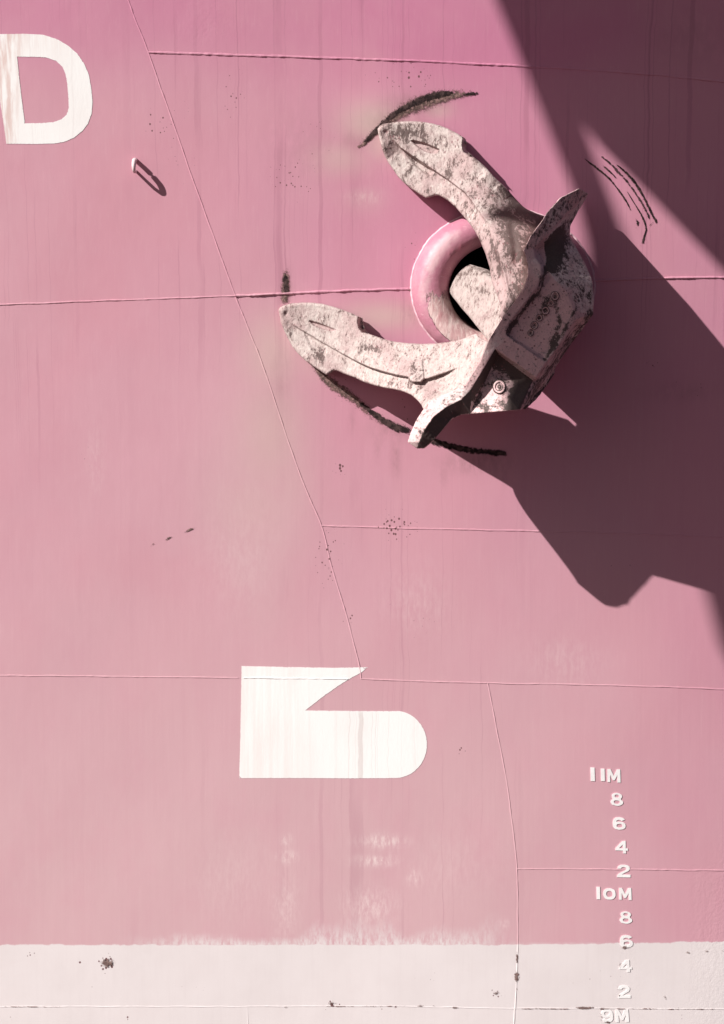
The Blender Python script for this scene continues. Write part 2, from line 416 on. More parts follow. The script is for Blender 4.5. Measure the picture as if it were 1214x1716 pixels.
H6A = hline([(-700, 1688), (0, 1687), (415, 1687)]); H6B = hline([(415, 1687), (600, 1686), (864, 1690)]); H6C = hline([(864, 1690), (1214, 1691), (1900, 1695)])
TICK = hline([(415, 1687), (416, 1800), (416, 2300)])
def cutA(y0, y1):
    a = SEAM_A; m = (a[:, 1] >= y0-2) & (a[:, 1] <= y1+2); return a[m]
def cutB(y0, y1):
    a = SEAM_B; m = (a[:, 1] >= y0-2) & (a[:, 1] <= y1+2); return a[m]
HC = (843.0, 482.0)
hole = np.array([(HC[0]+122*math.cos(t), HC[1]+106*math.sin(t)) for t in np.linspace(0, 2*math.pi, 60, endpoint=False)])
H2 = np.vstack([H2M, hole[:0], H2R])
def chain(*ls):
    out = []
    for l in ls:
        for p in l:
            if not out or np.hypot(p[0]-out[-1][0], p[1]-out[-1][1]) > 1.0: out.append((p[0], p[1]))
    if np.hypot(out[0][0]-out[-1][0], out[0][1]-out[-1][1]) < 1.0: out.pop()
    return out
hup = [p for p in hole[np.argsort(hole[:, 0])] if p[1] < 482]          # the two halves of the hawse hole, left to right
hdn = [p for p in hole[np.argsort(hole[:, 0])] if p[1] >= 482]
H2up = list(map(tuple, H2M))+[(718, 483)]+[tuple(p) for p in hup]+[(968, 471)]+list(map(tuple, H2R))
H2dn = list(map(tuple, H2M))+[(718, 483)]+[tuple(p) for p in hdn]+[(968, 471)]+list(map(tuple, H2R))
R = lambda l: list(l)[::-1]
PLATES = [
    chain([(-700, -900)], cutA(-900, 496), R(H2L)),
    chain(R(cutA(-900, 88)), [(-60, -900), (1900, -900)], R(H1)),
    chain(cutA(88, 496), H2up, R(H1)),
    chain(H2L, cutA(496, 1138), R(H4A)),
    chain(R(cutA(496, 881)), H2dn, R(H3)),
    chain(R(cutA(881, 1138)), H3, R(H4C), R(H4B)),
    chain(H4A, H4B, cutB(1145, 1690), R(H6B), R(H6A)),
    chain(H4C, R(H5), R(cutB(1145, 1456))),
    chain(H5, R(H6C), R(cutB(1456, 1690))),
    chain(H6A, TICK, [(-700, 2300)]),
    chain(H6B, cutB(1690, 2300), R(TICK)),
    chain(H6C, [(1900, 2300)], R(cutB(1690, 2300))),
]
SPECKS = [(490, 300, 45, 40, .55), (262, 205, 22, 26, .75), (690, 128, 40, 26, .7), (664, 882, 34, 26, .8), (546, 938, 18, 44, .8), (566, 782, 14, 14, 1.0), (1150, 652, 40, 20, .45),
          (640, 130, 30, 30, .5), (390, 160, 20, 50, .5), (1085, 610, 22, 12, .6), (180, 1615, 15, 13, 1.3), (135, 1613, 4, 5, 1.4), (560, 915, 20, 40, .4), (520, 240, 50, 60, .35), (680, 690, 16, 30, .5),
          (775, 1258, 14, 8, .7), (1045, 945, 30, 14, .4), (557, 1684, 12, 9, 1.2), (700, 1030, 80, 60, .25), (300, 240, 40, 90, .3), (585, 1030, 12, 16, .8), (560, 640, 40, 40, .5), (150, 770, 14, 30, .4),
          (60, 1600, 30, 8, .5), (330, 1660, 50, 14, .3), (720, 1640, 60, 20, .3), (1000, 1640, 60, 20, .35), (1120, 1700, 60, 8, .6), (15, 1708, 16, 6, .8), (215, 1708, 16, 6, .8), (155, 1658, 14, 6, .7), (658, 1688, 24, 8, .8), (832, 1664, 9, 8, 1.1), (690, 420, 20, 30, .5)]
RUBS = [(625, 205, 56, 36, 1.1), (570, 265, 50, 30, .7), (455, 590, 50, 66, .9), (455, 720, 54, 90, .7), (640, 530, 75, 26, .95), (610, 335, 40, 24, .3), (640, 240, 34, 30, .8), (430, 850, 60, 60, .3), (735, 185, 24, 14, .7), (520, 600, 40, 40, .5), (490, 800, 40, 70, .3)]
CHALKS = [(640, 1410, 36, 10, .9), (630, 1442, 32, 9, .9), (482, 1436, 14, 9, 1.0), (480, 1408, 9, 8, .7), (695, 1470, 12, 14, .6), (700, 1010, 50, 50, .2), (160, 770, 14, 55, .2), (610, 330, 26, 10, .4), (620, 1520, 40, 30, .6),
          (950, 1110, 60, 40, .2), (480, 1520, 20, 50, .4), (845, 1548, 7, 7, .7), (400, 930, 60, 90, .14), (390, 1470, 60, 70, .15), (760, 1450, 80, 60, .12), (640, 200, 20, 14, .4)]
GRIMES = [(664, 765, 7, 36, .40), (632, 745, 5, 26, .28), (590, 705, 6, 24, .25), (745, 790, 5, 22, .35), (640, 215, 26, 12, .35), (595, 235, 30, 16, .25), (735, 600, 6, 20, .2), (845, 790, 6, 24, .3), (500, 240, 60, 70, .16), (700, 525, 24, 18, .5), (665, 205, 40, 22, .5), (700, 175, 46, 16, .55), (1140, 655, 60, 16, .22), (660, 720, 40, 22, .35), (800, 775, 50, 18, .55), (760, 370, 30, 30, .25), (480, 480, 8, 30, .5), (470, 640, 20, 50, .18), (1160, 60, 70, 50, .2)]
def blobs(Q, lst):
    r = np.zeros(len(Q))
    for x, y, a, b, v in lst: r = np.maximum(r, v*np.exp(-((Q[:, 0]-x)/a)**2-((Q[:, 1]-y)/b)**2))
    return r
def hull_attrs(Q):
    x, y = Q[:, 0], Q[:, 1]
    fade = ss(500, 1500, y+140*(fbm(x/260, y/260, 4, 3)-.45)-.18*np.abs(x-450)+.0*x)*(1-.75*ss(760, 1210, x))
    fade = np.maximum(fade, .85*np.exp(-((x-430)/120)**2-((y-900)/330)**2))
    wash = np.clip(1-(1583-y)/(10+70*np.clip(fbm(x/60, y*0+3, 8, 3)*1.6-.35, 0, 1)), 0, 1)*ss(180, 330, x)*(1-ss(760, 880, x))
    wash = np.maximum(wash, .5*np.exp(-((x-1010)/300)**2)*np.clip(1-(1583-y)/5, 0, 1))
    runs = np.clip(ss(180, 330, x)*(1-ss(400, 700, y))+ss(760, 900, y)*ss(420, 560, x)*(1-ss(800, 900, x))*.5+(1-ss(100, 160, x))*(1-ss(480, 900, y))*.8+.12, 0, 1)
    rose = .85*np.exp(-((x-800)/330)**2-((y-420)/480)**2)+.8*(1-ss(10, 200, y))+.4*ss(1000, 1200, x)*(1-.8*ss(1050, 1300, y))
    rose = np.clip(rose+.5*(fbm(x/220, y/220, 14, 3)-.45), 0, 1)
    return {'rose': rose, 'fade': fade, 'wash': wash, 'runs': runs, 'speck': blobs(Q, SPECKS), 'rub': blobs(Q, RUBS), 'chalk': blobs(Q, CHALKS), 'grime': blobs(Q, GRIMES),
            'orange': ss(1130, 1190, x)*ss(1380, 1480, y)+.8*np.exp(-((x-345)/40)**2-((y-40)/40)**2)+.35*np.exp(-((x-640)/80)**2-((y-330)/70)**2)}
for pl in PLATES:
    Q, T = tri2d(dens(pl, 7), step=7.0)
    mesh('hull_plate', at(Q[:, 0], Q[:, 1], 0), T, M_HULL, HULL, hull_attrs(Q))

def bead(line, wid, hgt, name='weld_seam', seed=1, drop=0.0):
    """a rippled weld bead lying on the hull along a line"""
    L = dens(line, 2.2, False); n = len(L)
    d = np.gradient(L, axis=0); d /= np.hypot(d[:, 0], d[:, 1])[:, None]+1e-9; nr = np.stack([-d[:, 1], d[:, 0]], 1)
    s = np.arange(n)*2.2
    ww = wid*(.8+.5*vnoise(s/7, s*0, seed)); hh = hgt*(.55+.9*vnoise(s/9, s*0+4, seed))*(.8+.4*vnoise(s/2.4, s*0+9, seed))
    off = (vnoise(s/30, s*0+2, seed)-.5)*.9
    prof = [(-1.0, -.15), (-.7, .55), (-.25, 1.0), (.25, 1.0), (.7, .55), (1.0, -.15)]
    V = []; m = len(prof)
    for u, v in prof:
        q = L+nr*(ww*u*.5+off)[:, None]; V.append(at(q[:, 0], q[:, 1], hh*v))
    V = np.stack(V, 1).reshape(-1, 3)
    F = [(i*m+k, i*m+k+1, (i+1)*m+k+1, (i+1)*m+k) for i in range(n-1) for k in range(m-1)]
    LL = np.repeat(L, m, 0)
    return mesh(name, V, F, M_HULL, HULL, hull_attrs(LL))
for i, (l, wd, hg) in enumerate([(SEAM_A, 2.6, .0028), (SEAM_B, 2.4, .0025), (H1, 4.6, .006), (H2L, 3.0, .004), (H2M, 5.0, .010), (H2R, 4.2, .009), (H3, 3.0, .0035),
                                 (H4A[H4A[:, 0] < 404], 2.8, .003), (np.vstack([H4B[H4B[:, 0] > 588-6], H4C[1:]]), 2.8, .003), (H5, 2.8, .003), (np.vstack([H6A, H6B[1:]]), 2.2, .002), (H6C, 2.2, .002), (TICK, 1.6, .0015)]):
    bead(l, wd, hg, seed=i*5+1)

# ------------------------------------------------------------------ hawse bolster and pipe
def bolster():
    nphi = 160; prof = []
    for k in range(19):                                   # from the weld on the hull over the lip
        a = math.pi*k/18*1.0
        prof.append((.5-.5*math.cos(a), .175*math.sin(a)**.85))
    for k in range(1, 9): prof.append((1.0+.012*k, -.22*k))
    V = []; bare = []; dark = []; worn_sheen = []; ph = []
    for i in range(nphi):
        t = 2*math.pi*i/nphi; c, s = math.cos(t), math.sin(t)
        for u, h in prof:
            uu = min(u, 1.15)
            ex = 153+(90-153)*uu; ey = 133+(79-133)*uu; cy = HC[1]+4*uu; cx = HC[0]
            dx = -14*max(0, -h); dy = -30*max(0, -h)*0.8
            V.append(at(cx+ex*c+dx, cy+ey*s+dy, h))
            lo = math.exp(-((t-2.25)/.75)**2)                          # lower left arc
            b = lo*ss(.20, .42, u)*1.25; bare.append(float(b))
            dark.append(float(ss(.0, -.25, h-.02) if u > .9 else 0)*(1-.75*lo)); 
            w_ = math.exp(-((t-3.75)/.55)**2)+.8*math.exp(-((t-6.1)/.35)**2)+.5*math.exp(-((t-3.0)/.4)**2)
            worn_sheen.append(w_*math.exp(-((u-.35)/.25)**2))  # pale sheen painted onto the lip, with patchy wear
    m = len(prof)
    F = [(i*m+k, i*m+k+1, ((i+1) % nphi)*m+k+1, ((i+1) % nphi)*m+k) for i in range(nphi) for k in range(m-1)]
    F.append(tuple(i*m+m-1 for i in range(nphi)))
    return mesh('hawse_bolster', np.array(V), F, M_BOLSTER, HULL, {'bare': bare, 'dark': dark, 'worn_sheen': worn_sheen})
BOL = bolster()
BOLD = sub(HULL, BOL)
ring = np.array([(HC[0]+153*math.cos(t), HC[1]+133*math.sin(t)) for t in np.linspace(0, 2*math.pi, 240)])
rb = bead(ring, 5.0, .012, 'weld_bead', 77); rb.parent = BOL; rb.data.materials[0] = plain('pale_bead_paint', (.72, .50, .54), .5, (.64, .38, .44), 14)

# glyph helper: text outlines -> raised plates on the hull
def oval(cx, cy, a, b, n=20, p=2.4):
    return [(cx+a*math.copysign(abs(math.cos(t))**(2/p), math.cos(t)), cy+b*math.copysign(abs(math.sin(t))**(2/p), math.sin(t))) for t in np.linspace(0, 2*math.pi, n, endpoint=False)]
SIX = ([(.45, .33), (.30, .46), (0, .5), (-.3, .46), (-.46, .28), (-.5, 0), (-.46, -.3), (-.3, -.46), (0, -.5), (.3, -.46), (.46, -.33), (.5, -.17), (.46, 0), (.3, .12), (0, .15), (-.2, .11), (-.2, .22), (-.05, .29), (.10, .27), (.2, .2)], [oval(.02, -.17, .23, .15, 14)])
EIGHT = [(max(.42*math.sqrt(max(0, 1-((y-.24)/.26)**2)), .5*math.sqrt(max(0, 1-((y+.22)/.28)**2)), .33 if -.05 < y < .12 else 0), y) for y in np.linspace(-.4985, .4985, 26)]
OUTLINES = {
    'I': ([(-.5, -.5), (.5, -.5), (.5, .5), (-.5, .5)], []),
    'M': ([(-.5, -.5), (-.5, .5), (-.24, .5), (0, -.02), (.24, .5), (.5, .5), (.5, -.5), (.27, -.5), (.27, .08), (.08, -.34), (-.08, -.34), (-.27, .08), (-.27, -.5)], []),
    'O': (oval(0, 0, .5, .5, 24), [oval(0, 0, .26, .27, 18)]),
    '8': (EIGHT+[(-x, y) for x, y in EIGHT[::-1]], [oval(0, .25, .18, .11, 12), oval(0, -.21, .24, .14, 12)]),
    '6': SIX, '9': ([(-x, -y) for x, y in SIX[0]], [[(-x, -y) for x, y in SIX[1][0]]]),
    '4': ([(.06, .5), (.34, .5), (.34, -.1), (.5, -.1), (.5, -.28), (.34, -.28), (.34, -.5), (.1, -.5), (.1, -.28), (-.5, -.28), (-.5, -.1)], [[(.1, .2), (.1, -.1), (-.2, -.1)]]),
    '2': ([(-.46, .18), (-.40, .36), (-.2, .48), (.05, .5), (.3, .46), (.45, .33), (.46, .15), (.35, 0), (.1, -.14), (-.1, -.25), (-.15, -.29), (.48, -.29), (.48, -.5), (-.5, -.5), (-.5, -.38), (-.38, -.22), (-.1, -.06), (.12, .07), (.2, .18), (.17, .27), (.03, .31), (-.12, .3), (-.2, .18)], []),
    '.': (oval(0, 0, .5, .5, 8), []),
}
def glyph(ch):
    o, hs = OUTLINES[ch]
    Q, T = tri2d(np.array(o)*100, [np.array(h)*100 for h in hs], 14.0)
    Q = Q/100; rng = np.random.RandomState(ord(ch)); Q = Q+rng.uniform(-.012, .012, Q.shape)
    return Q, T
GL = {}
def put_glyph(name, ch, cx, cy, wd, ht, parent, mat, thick, bold=.03, rot=0.0, base=0.0, lean=0.0, hfun=None):
    if ch not in GL: GL[ch] = glyph(ch)
    P, T = GL[ch]; T = T.copy()
    x = P[:, 0]*wd+lean*P[:, 1]*ht; y = -P[:, 1]*ht
    c, s = math.cos(rot), math.sin(rot); qx = cx+c*x-s*y; qy = cy+s*x+c*y
    a = np.stack([qx, qy], 1)
    e1 = a[T[:, 1]]-a[T[:, 0]]; e2 = a[T[:, 2]]-a[T[:, 0]]; fl = e1[:, 0]*e2[:, 1]-e1[:, 1]*e2[:, 0] > 0
    T[fl] = T[fl][:, ::-1]
    n = len(a); b0 = base if hfun is None else hfun(qx, qy)
    V = np.vstack([at(qx, qy, b0+thick), at(qx, qy, b0-.004)]); F = [tuple(t) for t in T]
    F += [(b, a_, a_+n, b+n) for a_, b in boundary_edges(T)]
    return mesh(name, V, F, mat, parent, None, smooth=False)
MARKS = [('I', 993.5, 1297.5, 7, 23, -.04), ('I', 1010.5, 1298.5, 6.5, 21, -.04), ('M', 1029, 1300, 22, 22, -.06), ('8', 1034, 1339.5, 21, 22, -.10), ('6', 1038, 1380, 22, 21, -.06), ('4', 1042, 1419.5, 21, 21, -.05),
         ('2', 1045.5, 1459.5, 23, 21, -.03), ('I', 1003, 1496.5, 6, 21, -.04), ('O', 1021.5, 1498, 21, 19, -.04), ('M', 1048, 1498, 21, 20, -.04), ('8', 1049, 1537.5, 21, 21, -.04), ('6', 1050, 1577.5, 22, 21, .0),
         ('4', 1048.5, 1619, 21, 20, .02), ('2', 1046.5, 1662, 21, 21, .03), ('9', 1018, 1702.5, 20, 22, .04), ('M', 1043, 1702.5, 22, 21, .05)]
for ch, x, y, a, b, r in MARKS:
    put_glyph('draft_mark', ch, x, y, a, b, HULL, M_MARK, .0045, .0 if ch in 'I' else (.012 if ch == 'M' else .028), -r*.6, lean=-.05)
def bol_h(x, y):
    r = np.hypot((x-HC[0])/153, (y-HC[1]-2)/133); u = np.clip((1-r)/(1-90/153), .02, .98); return .175*np.sin(np.arccos(1-2*u))**.85
for ch, x, y, a, b in [('8', 756, 427, 5.5, 8), ('6', 762, 422, 5.5, 8), ('.', 769, 419.5, 1.8, 1.8), ('4', 774, 415, 6.5, 8)]:
    o = put_glyph('raised_numeral', ch, x, y, a, b, BOLD, M_BOLSTER, .012, .0, math.radians(-38), hfun=bol_h)

# ------------------------------------------------------------------ painted letters and symbols
def edge_fn(outl, holes=(), w_=2.2):
    def f(Q):
        d, _, _ = pdist(Q, outl, True)
        for h in holes: d = np.minimum(d, pdist(Q, h, True)[0])
        return np.clip(d/w_, 0, 1)
    return f
def ell(cx, cy, a, b, t0, t1, n=14): return [(cx+a*math.cos(t), cy+b*math.sin(t)) for t in np.linspace(math.radians(t0), math.radians(t1), n)]
Dout = [(-14, 58), (0, 57), (40, 56.5), (72, 58)]+[(95, 65), (114, 76), (130, 90), (141, 106), (149, 124), (153, 145), (155.5, 170), (154, 190), (148, 207), (138, 220), (124, 231), (108, 238), (92, 240.5), (60, 241.5), (11, 241), (5, 200), (0, 168), (-7, 120)]
Din = [(29, 95), (60, 95.5), (78, 96.5), (94, 102), (105, 112), (110, 124), (113, 140), (115, 165), (115.5, 180), (112, 192), (103, 200), (90, 204.5), (70, 206), (42, 206.5), (36, 160)]
BIGD = smooth_line(Dout+Dout[:1], 4)[:-1]
BIGD = dens(Dout, 4); INND = dens(Din, 4)
def d_dirt(Q): return np.clip(.95*(1-ss(14, 44, Q[:, 0]+.05*(150-Q[:, 1])*-1))+.25*(1-ss(56, 110, Q[:, 1])), 0, 1)
sheet('painted_letter', BIGD, M_WHITE, HULL, .0022, [INND], 4.0, 0, {'dirt_shade': d_dirt, 'runs': lambda Q: .25+0*Q[:, 0], 'edge': edge_fn(BIGD, [INND])})['label'] = 'white painted letter D with rust runs on its stem'
BULB = dens([(405, 1116), (480, 1117.5), (560, 1119), (617, 1118), (606, 1127), (586, 1138), (574, 1145), (545, 1165), (512, 1190.5), (560, 1191), (620, 1191.5), (662, 1191.5)]
            + ell(663, 1247.5, 53, 56.5, -84, 84, 22)+[(655, 1304), (590, 1304.5), (520, 1304), (460, 1304), (401, 1304), (402.5, 1260), (404, 1180)], 4)
def b_runs(Q): return np.exp(-((Q[:, 0]-630)/45)**2)*ss(1185, 1200, Q[:, 1])+.12
sheet('painted_symbol', BULB, M_WHITE, HULL, .0022, (), 4.0, 0, {'dirt_shade': lambda Q: .18*(1-ss(480, 540, Q[:, 0])), 'runs': b_runs, 'edge': edge_fn(BULB)})['label'] = 'white painted bulbous bow symbol'

mid = np.vstack([H4A, H4B[1:]]); mid = mid[(mid[:, 0] > 402) & (mid[:, 0] < 584)]
wb = bead(mid, 3.2, .006, seed=93); wb.data.materials[0] = M_MARK
# ------------------------------------------------------------------ scuffs, scratches, rust
def brush(name, line, widths, mat, h=.003, step=2.5, label=None):
    L = smooth_line(np.array([(p[0], p[1]) for p in line], float), 3.0); n = len(L)
    wv = np.interp(np.linspace(0, 1, n), np.linspace(0, 1, len(widths)), widths)
    d = np.gradient(L, axis=0); d /= np.hypot(d[:, 0], d[:, 1])[:, None]+1e-9; nr = np.stack([-d[:, 1], d[:, 0]], 1)
    us = np.linspace(-1, 1, 9); V = []; ed = []
    for u in us:
        q = L+nr*(wv*u*.5)[:, None]; V.append(at(q[:, 0], q[:, 1], h+.0015*(1-u*u)))
        ed.append((1-abs(u)**1.5)*np.minimum(1, np.minimum(np.arange(n), n-1-np.arange(n))/3.0))
    m = len(us); V = np.stack(V, 1).reshape(-1, 3); ed = np.stack(ed, 1).reshape(-1)
    F = [(i*m+k, i*m+k+1, (i+1)*m+k+1, (i+1)*m+k) for i in range(n-1) for k in range(m-1)]
    o = mesh(name, V, F, mat, HULL, {'edge': ed})
    if label: o['label'] = label
    return o
brush('scuff_mark', [(603, 247), (622, 229), (640, 212), (662, 196), (692, 180), (725, 168), (755, 161), (780, 157)], [8, 12, 14, 24, 34, 32, 22, 8], M_RUBBED, label='dark curved scuff above the upper fluke tip')
brush('scuff_mark', [(610, 240), (640, 210), (662, 191), (692, 174), (725, 161), (762, 154)], [8, 12, 12, 14, 18, 10], M_SCUFF, .0045)
brush('scuff_mark', [(772, 162), (785, 157), (803, 157)], [5, 6, 7], M_SCUFF, .004)
M_HALO = scuff_mat('scuff_speckle', (.16, .10, .09), (.30, .18, .165), .62, .80, (1, 1, 1), 60)
brush('scuff_mark', [(596, 252), (622, 227), (655, 198), (695, 172), (740, 160), (800, 156)], [14, 26, 36, 44, 40, 14], M_HALO, .0022)
brush('scuff_mark', [(520, 604), (552, 640), (590, 668), (640, 704), (690, 724)], [20, 36, 34, 30, 20], M_HALO, .0022)
brush('scuff_mark', [(480, 445), (479, 480), (477, 514)], [18, 30, 26], M_HALO, .0022)
brush('scuff_mark', [(479, 452), (479, 478), (477, 512)], [13, 20, 18], M_RUBBED, label='short vertical scuff above the lower fluke tip')
brush('scuff_mark', [(478, 456), (479, 475), (481, 496)], [8, 13, 8], M_SCUFF, .0045)
brush('scuff_mark', [(526, 612), (552, 640), (585, 662), (612, 682)], [12, 24, 22, 12], M_RUBBED)
brush('scuff_mark', [(600, 672), (625, 692), (650, 709), (670, 718), (692, 722)], [7, 11, 15, 17, 13], M_SCUFF, .0045)
brush('scuff_mark', [(700, 728), (735, 742), (770, 751), (810, 757), (852, 760)], [12, 15, 14, 13, 14], M_SCUFF, .0045, label='thick black scuff line under the lower prong')
brush('scuff_mark', [(1030, 273), (1048, 288), (1065, 307), (1080, 332), (1092, 357), (1100, 372), (1096, 377)], [2, 5, 6, 6, 5, 6, 5], M_SCUFF)
brush('scuff_mark', [(1003, 258), (1025, 276), (1036, 288), (1050, 303), (1064, 322), (1078, 344), (1087, 362), (1089, 372)], [5, 6, 8, 8, 7, 6, 7, 5], scuff_mat('broken_scuff', (.03, .02, .02), (.09, .05, .055), .56, .66))
brush('scuff_mark', [(976, 263), (998, 280), (1020, 298), (1038, 320), (1050, 338), (1058, 354)], [2, 4.5, 4.5, 4, 4.5, 2], M_SCUFF)
brush('scuff_mark', [(1008, 275), (1024, 289), (1036, 302)], [5, 4, 2], M_SCUFF)
brush('scuff_mark', [(1049, 317), (1058, 332), (1069, 350), (1078, 366), (1083, 383), (1080, 396), (1076, 414)], [1.5, 2.5, 2.5, 4, 4, 3.5, 7], M_SCUFF)
brush('scuff_mark', [(1064, 364), (1069, 373), (1066, 383)], [3, 6, 3], M_SCUFF)
brush('scuff_mark', [(1095, 372), (1086, 381)], [2, 2], M_SCUFF)
for a, b, c in [((250, 918), (262, 908), 4), ((272, 909), (291, 898), 5), ((306, 894), (329, 884), 6)]: brush('scuff_mark', [a, ((a[0]+b[0])/2, (a[1]+b[1])/2-1), b], [2, c, 3], M_RUBBED)
brush('rust_spot', [(866, 1592), (866.5, 1606), (866.5, 1618)], [4, 6, 3], M_RUST); brush('rust_spot', [(866, 1622), (866, 1638), (866.5, 1650)], [6, 13, 7], M_RUST); brush('rust_spot', [(866, 1652), (866, 1664)], [4, 5], M_RUST)
brush('rust_spot', [(1110, 1664), (1114, 1671), (1119, 1678)], [5, 7, 8], M_RUST)
for x, y, a, b in [(1048, 1588, 18, 6), (1153, 1596, 10, 5), (1184, 1594, 9, 5), (1212, 1593, 9, 4), (180, 1614, 26, 20), (135, 1613, 6, 8), (557, 1681, 18, 8), (478, 1688, 10, 6), (901, 1690, 12, 5), (980, 1688.5, 34, 5), (1010, 1690, 16, 4), (1089, 1691, 11, 5),
                   (1137, 1691, 12, 4), (1175, 1691, 8, 4), (1185, 1690, 6, 4), (832, 1664, 14, 7), (762, 1689, 14, 3), (705, 1686, 14, 3), (726, 1686, 10, 3), (1039, 1617, 8, 10), (1036, 1655, 9, 7), (1038, 1669, 10, 6), (1008, 1704, 9, 22), (1031, 1704, 6, 20), (1018, 1713, 18, 6), (686, 485, 14, 6)]:
    brush('rust_spot', [(x-a/2-2, y), (x, y+(x % 3-1)*.5), (x+a/2+2, y)], [b*.5, b+3, b*.5], M_RUST, .0048)
for x0, x1, y in [(866, 960, 1690.5), (996, 1110, 1690.5), (1110, 1214, 1691), (600, 690, 1686.3), (540, 600, 1686.5), (0, 110, 1687)]:
    brush('rust_spot', [(x0, y), ((x0+x1)/2, y), (x1, y)], [3.2, 3.2, 3.2], scuff_mat('rust_line', (.2, .12, .11), (.34, .22, .21), .64, .8, (.35, 1, 1), 40), .0052)

# ------------------------------------------------------------------ padeye
zt = [(227, 268, .0), (226.5, 268, .045), (225.5, 269, .085), (225, 272, .115), (224.5, 279, .130), (225, 285.5, .120), (226, 288, .09), (227.5, 288, .05), (228, 286.5, .0)]
zz = smooth_line(zt, 2.0); c3 = at(zz[:, 0], zz[:, 1], zz[:, 2])
L_ = []
for k in range(len(zz)-1):
    for q in range(3): L_.append(c3[k]*(1-q/3)+c3[k+1]*q/3)
L_.append(c3[-1]); n_ = len(L_)
V, F = tube(L_, np.interp(np.linspace(0, 1, n_), [0, .3, .55, 1], [.018, .019, .016, .011]), 10)
mesh('padeye_ring', V, F, plain('pale_padeye_paint', (.74, .60, .61), .45, (.62, .42, .46)), HULL)['label'] = 'small half-ring padeye welded on the plating'

# ------------------------------------------------------------------ the anchor
AL = at(840, 560, .8)
ANCHOR = thing('anchor', 'heavy weathered pink and rust stockless ship anchor stowed in the hawse bolster', 'anchor', tuple(AL))
def rnd(d, r, dep): return -dep*(1-np.sqrt(np.clip(1-(1-np.clip(d/r, 0, 1))**2, 0, 1)))
def axis_t(Q, a, b):
    a = np.array(a, float); b = np.array(b, float); u = b-a; return ((Q-a)@u)/(u@u)
RIM = [(971, 316), (939, 332), (917, 356), (907, 373), (890, 395), (878, 420), (885, 444), (885, 461), (878, 483), (861, 508), (843, 532), (820, 569), (806, 603), (780, 646), (750, 659), (721, 672), (711, 685), (698, 705)]
def arm_t(Q, tip):
    a = np.hypot(Q[:, 0]-tip[0], Q[:, 1]-tip[1]); b = pdist(Q, RIM)[0]
    return (a/(a+b+1e-6))**1.28
def arm_h(t): t = np.clip(t, -.1, 1.15); return .07+.30*t+.70*t*t

# upper fluke
UF = [(633, 216), (637, 211), (642, 208.5), (650, 207), (662, 205), (678, 203.5), (693, 203.5), (710, 204.5), (725, 207), (739, 211), (752, 216), (768, 224.5), (780, 232), (781.5, 238), (781.5, 249), (786, 256), (794, 263), (804, 271),
      (814, 280), (828, 296), (839, 306), (849, 315), (858, 326), (866, 336), (875, 345), (884, 351), (900, 358), (912, 362), (905, 385), (890, 410), (892, 440), (890, 470), (882, 495), (862, 520), (846, 540),
      (838, 529), (840, 519), (837.5, 507), (834, 496), (825, 474), (821.5, 450), (814.5, 426), (804, 401.5), (796, 387), (787, 374), (766, 349.5), (755, 339), (745, 332), (738, 328.5), (733, 327), (725, 329), (714, 332), (704, 326),
      (690, 316.5), (679, 308), (668, 297), (659, 284), (651, 272.5), (645, 261), (641, 250), (638, 239), (635, 228)]
U_SPINE = [(650, 222), (673, 247.5), (697, 264), (721, 280), (752, 301), (780, 322), (795, 341), (808, 360), (818, 374), (826, 389), (834, 405), (843, 440), (850, 480), (850, 530)]
U_SLOT = [(688, 236), (692, 234.5), (700, 236), (712, 239), (722, 243), (738, 250.5), (733, 257), (724, 258), (712, 254), (700, 247)]
U_POCK = [(672, 247), (697, 264), (721, 280.5), (727, 287), (722, 297), (712, 292), (704, 286), (694, 278), (682, 262)]
U_WALL = [(776, 230), (781, 232), (782, 249), (786, 256), (795, 264), (786, 262), (777, 255), (774, 245)]
def depress(Q, poly, dep, w_=2.0):
    m = inside(Q, poly); d, _, _ = pdist(Q, poly, True); r = np.zeros(len(Q)); r[m] = -dep*np.clip(d[m]/w_, 0, 1); return r
def uf_h(Q):
    t = arm_t(Q, (636, 213)); h = arm_h(t)
    d, _, _ = pdist(Q, UF, True)
    h = h+rnd(d, 4.5, .024)
    ds, sg, s = pdist(Q, U_SPINE)
    # sg < 0: outer (upper right) side; that side stands proud near the blade and rolls away further up the arm
    left = sg > 0
    stepd = .055*ss(.02, .10, s)*(1-ss(.45, .66, s))
    h = h-np.where(left, stepd*ss(0, 1.8, ds), 0)
    h = h-np.where(~left, ss(.36, .62, s)*(.0048*np.maximum(0, ds-6)+.00007*np.maximum(0, ds-14)**2), 0)
    h = h-np.where(left, ss(.5, .8, s)*.0016*np.maximum(0, ds-2), 0)
    h = h+.020*np.exp(-(ds/4.0)**2)*ss(.3, .5, s)*(1-ss(.9, 1, s))
    h = h+depress(Q, U_SLOT, .030, 2.0)+depress(Q, U_POCK, .035, 4)
    bump_ = np.exp(-((Q[:, 0]-712)/8)**2-((Q[:, 1]-309)/9)**2); h = h+.012*bump_
    h = h+.012*np.exp(-(np.hypot(Q[:, 0]-641, Q[:, 1]-218)/6.5)**2)-.012*np.exp(-(np.hypot(Q[:, 0]-647, Q[:, 1]-221)/4)**2)
    m = inside(Q, U_WALL); h = np.where(m, h-.16*np.clip(pdist(Q, [(774, 229), (774, 245), (777, 255), (786, 262)])[0]/6, 0, 1), h)
    rg = np.exp(-(pdist(Q, [(832, 420), (844, 455), (852, 490)])[0]/3)**2); h = h+.015*rg-.02*np.exp(-(pdist(Q, [(858, 380), (864, 410), (866, 440)])[0]/6)**2)
    return h
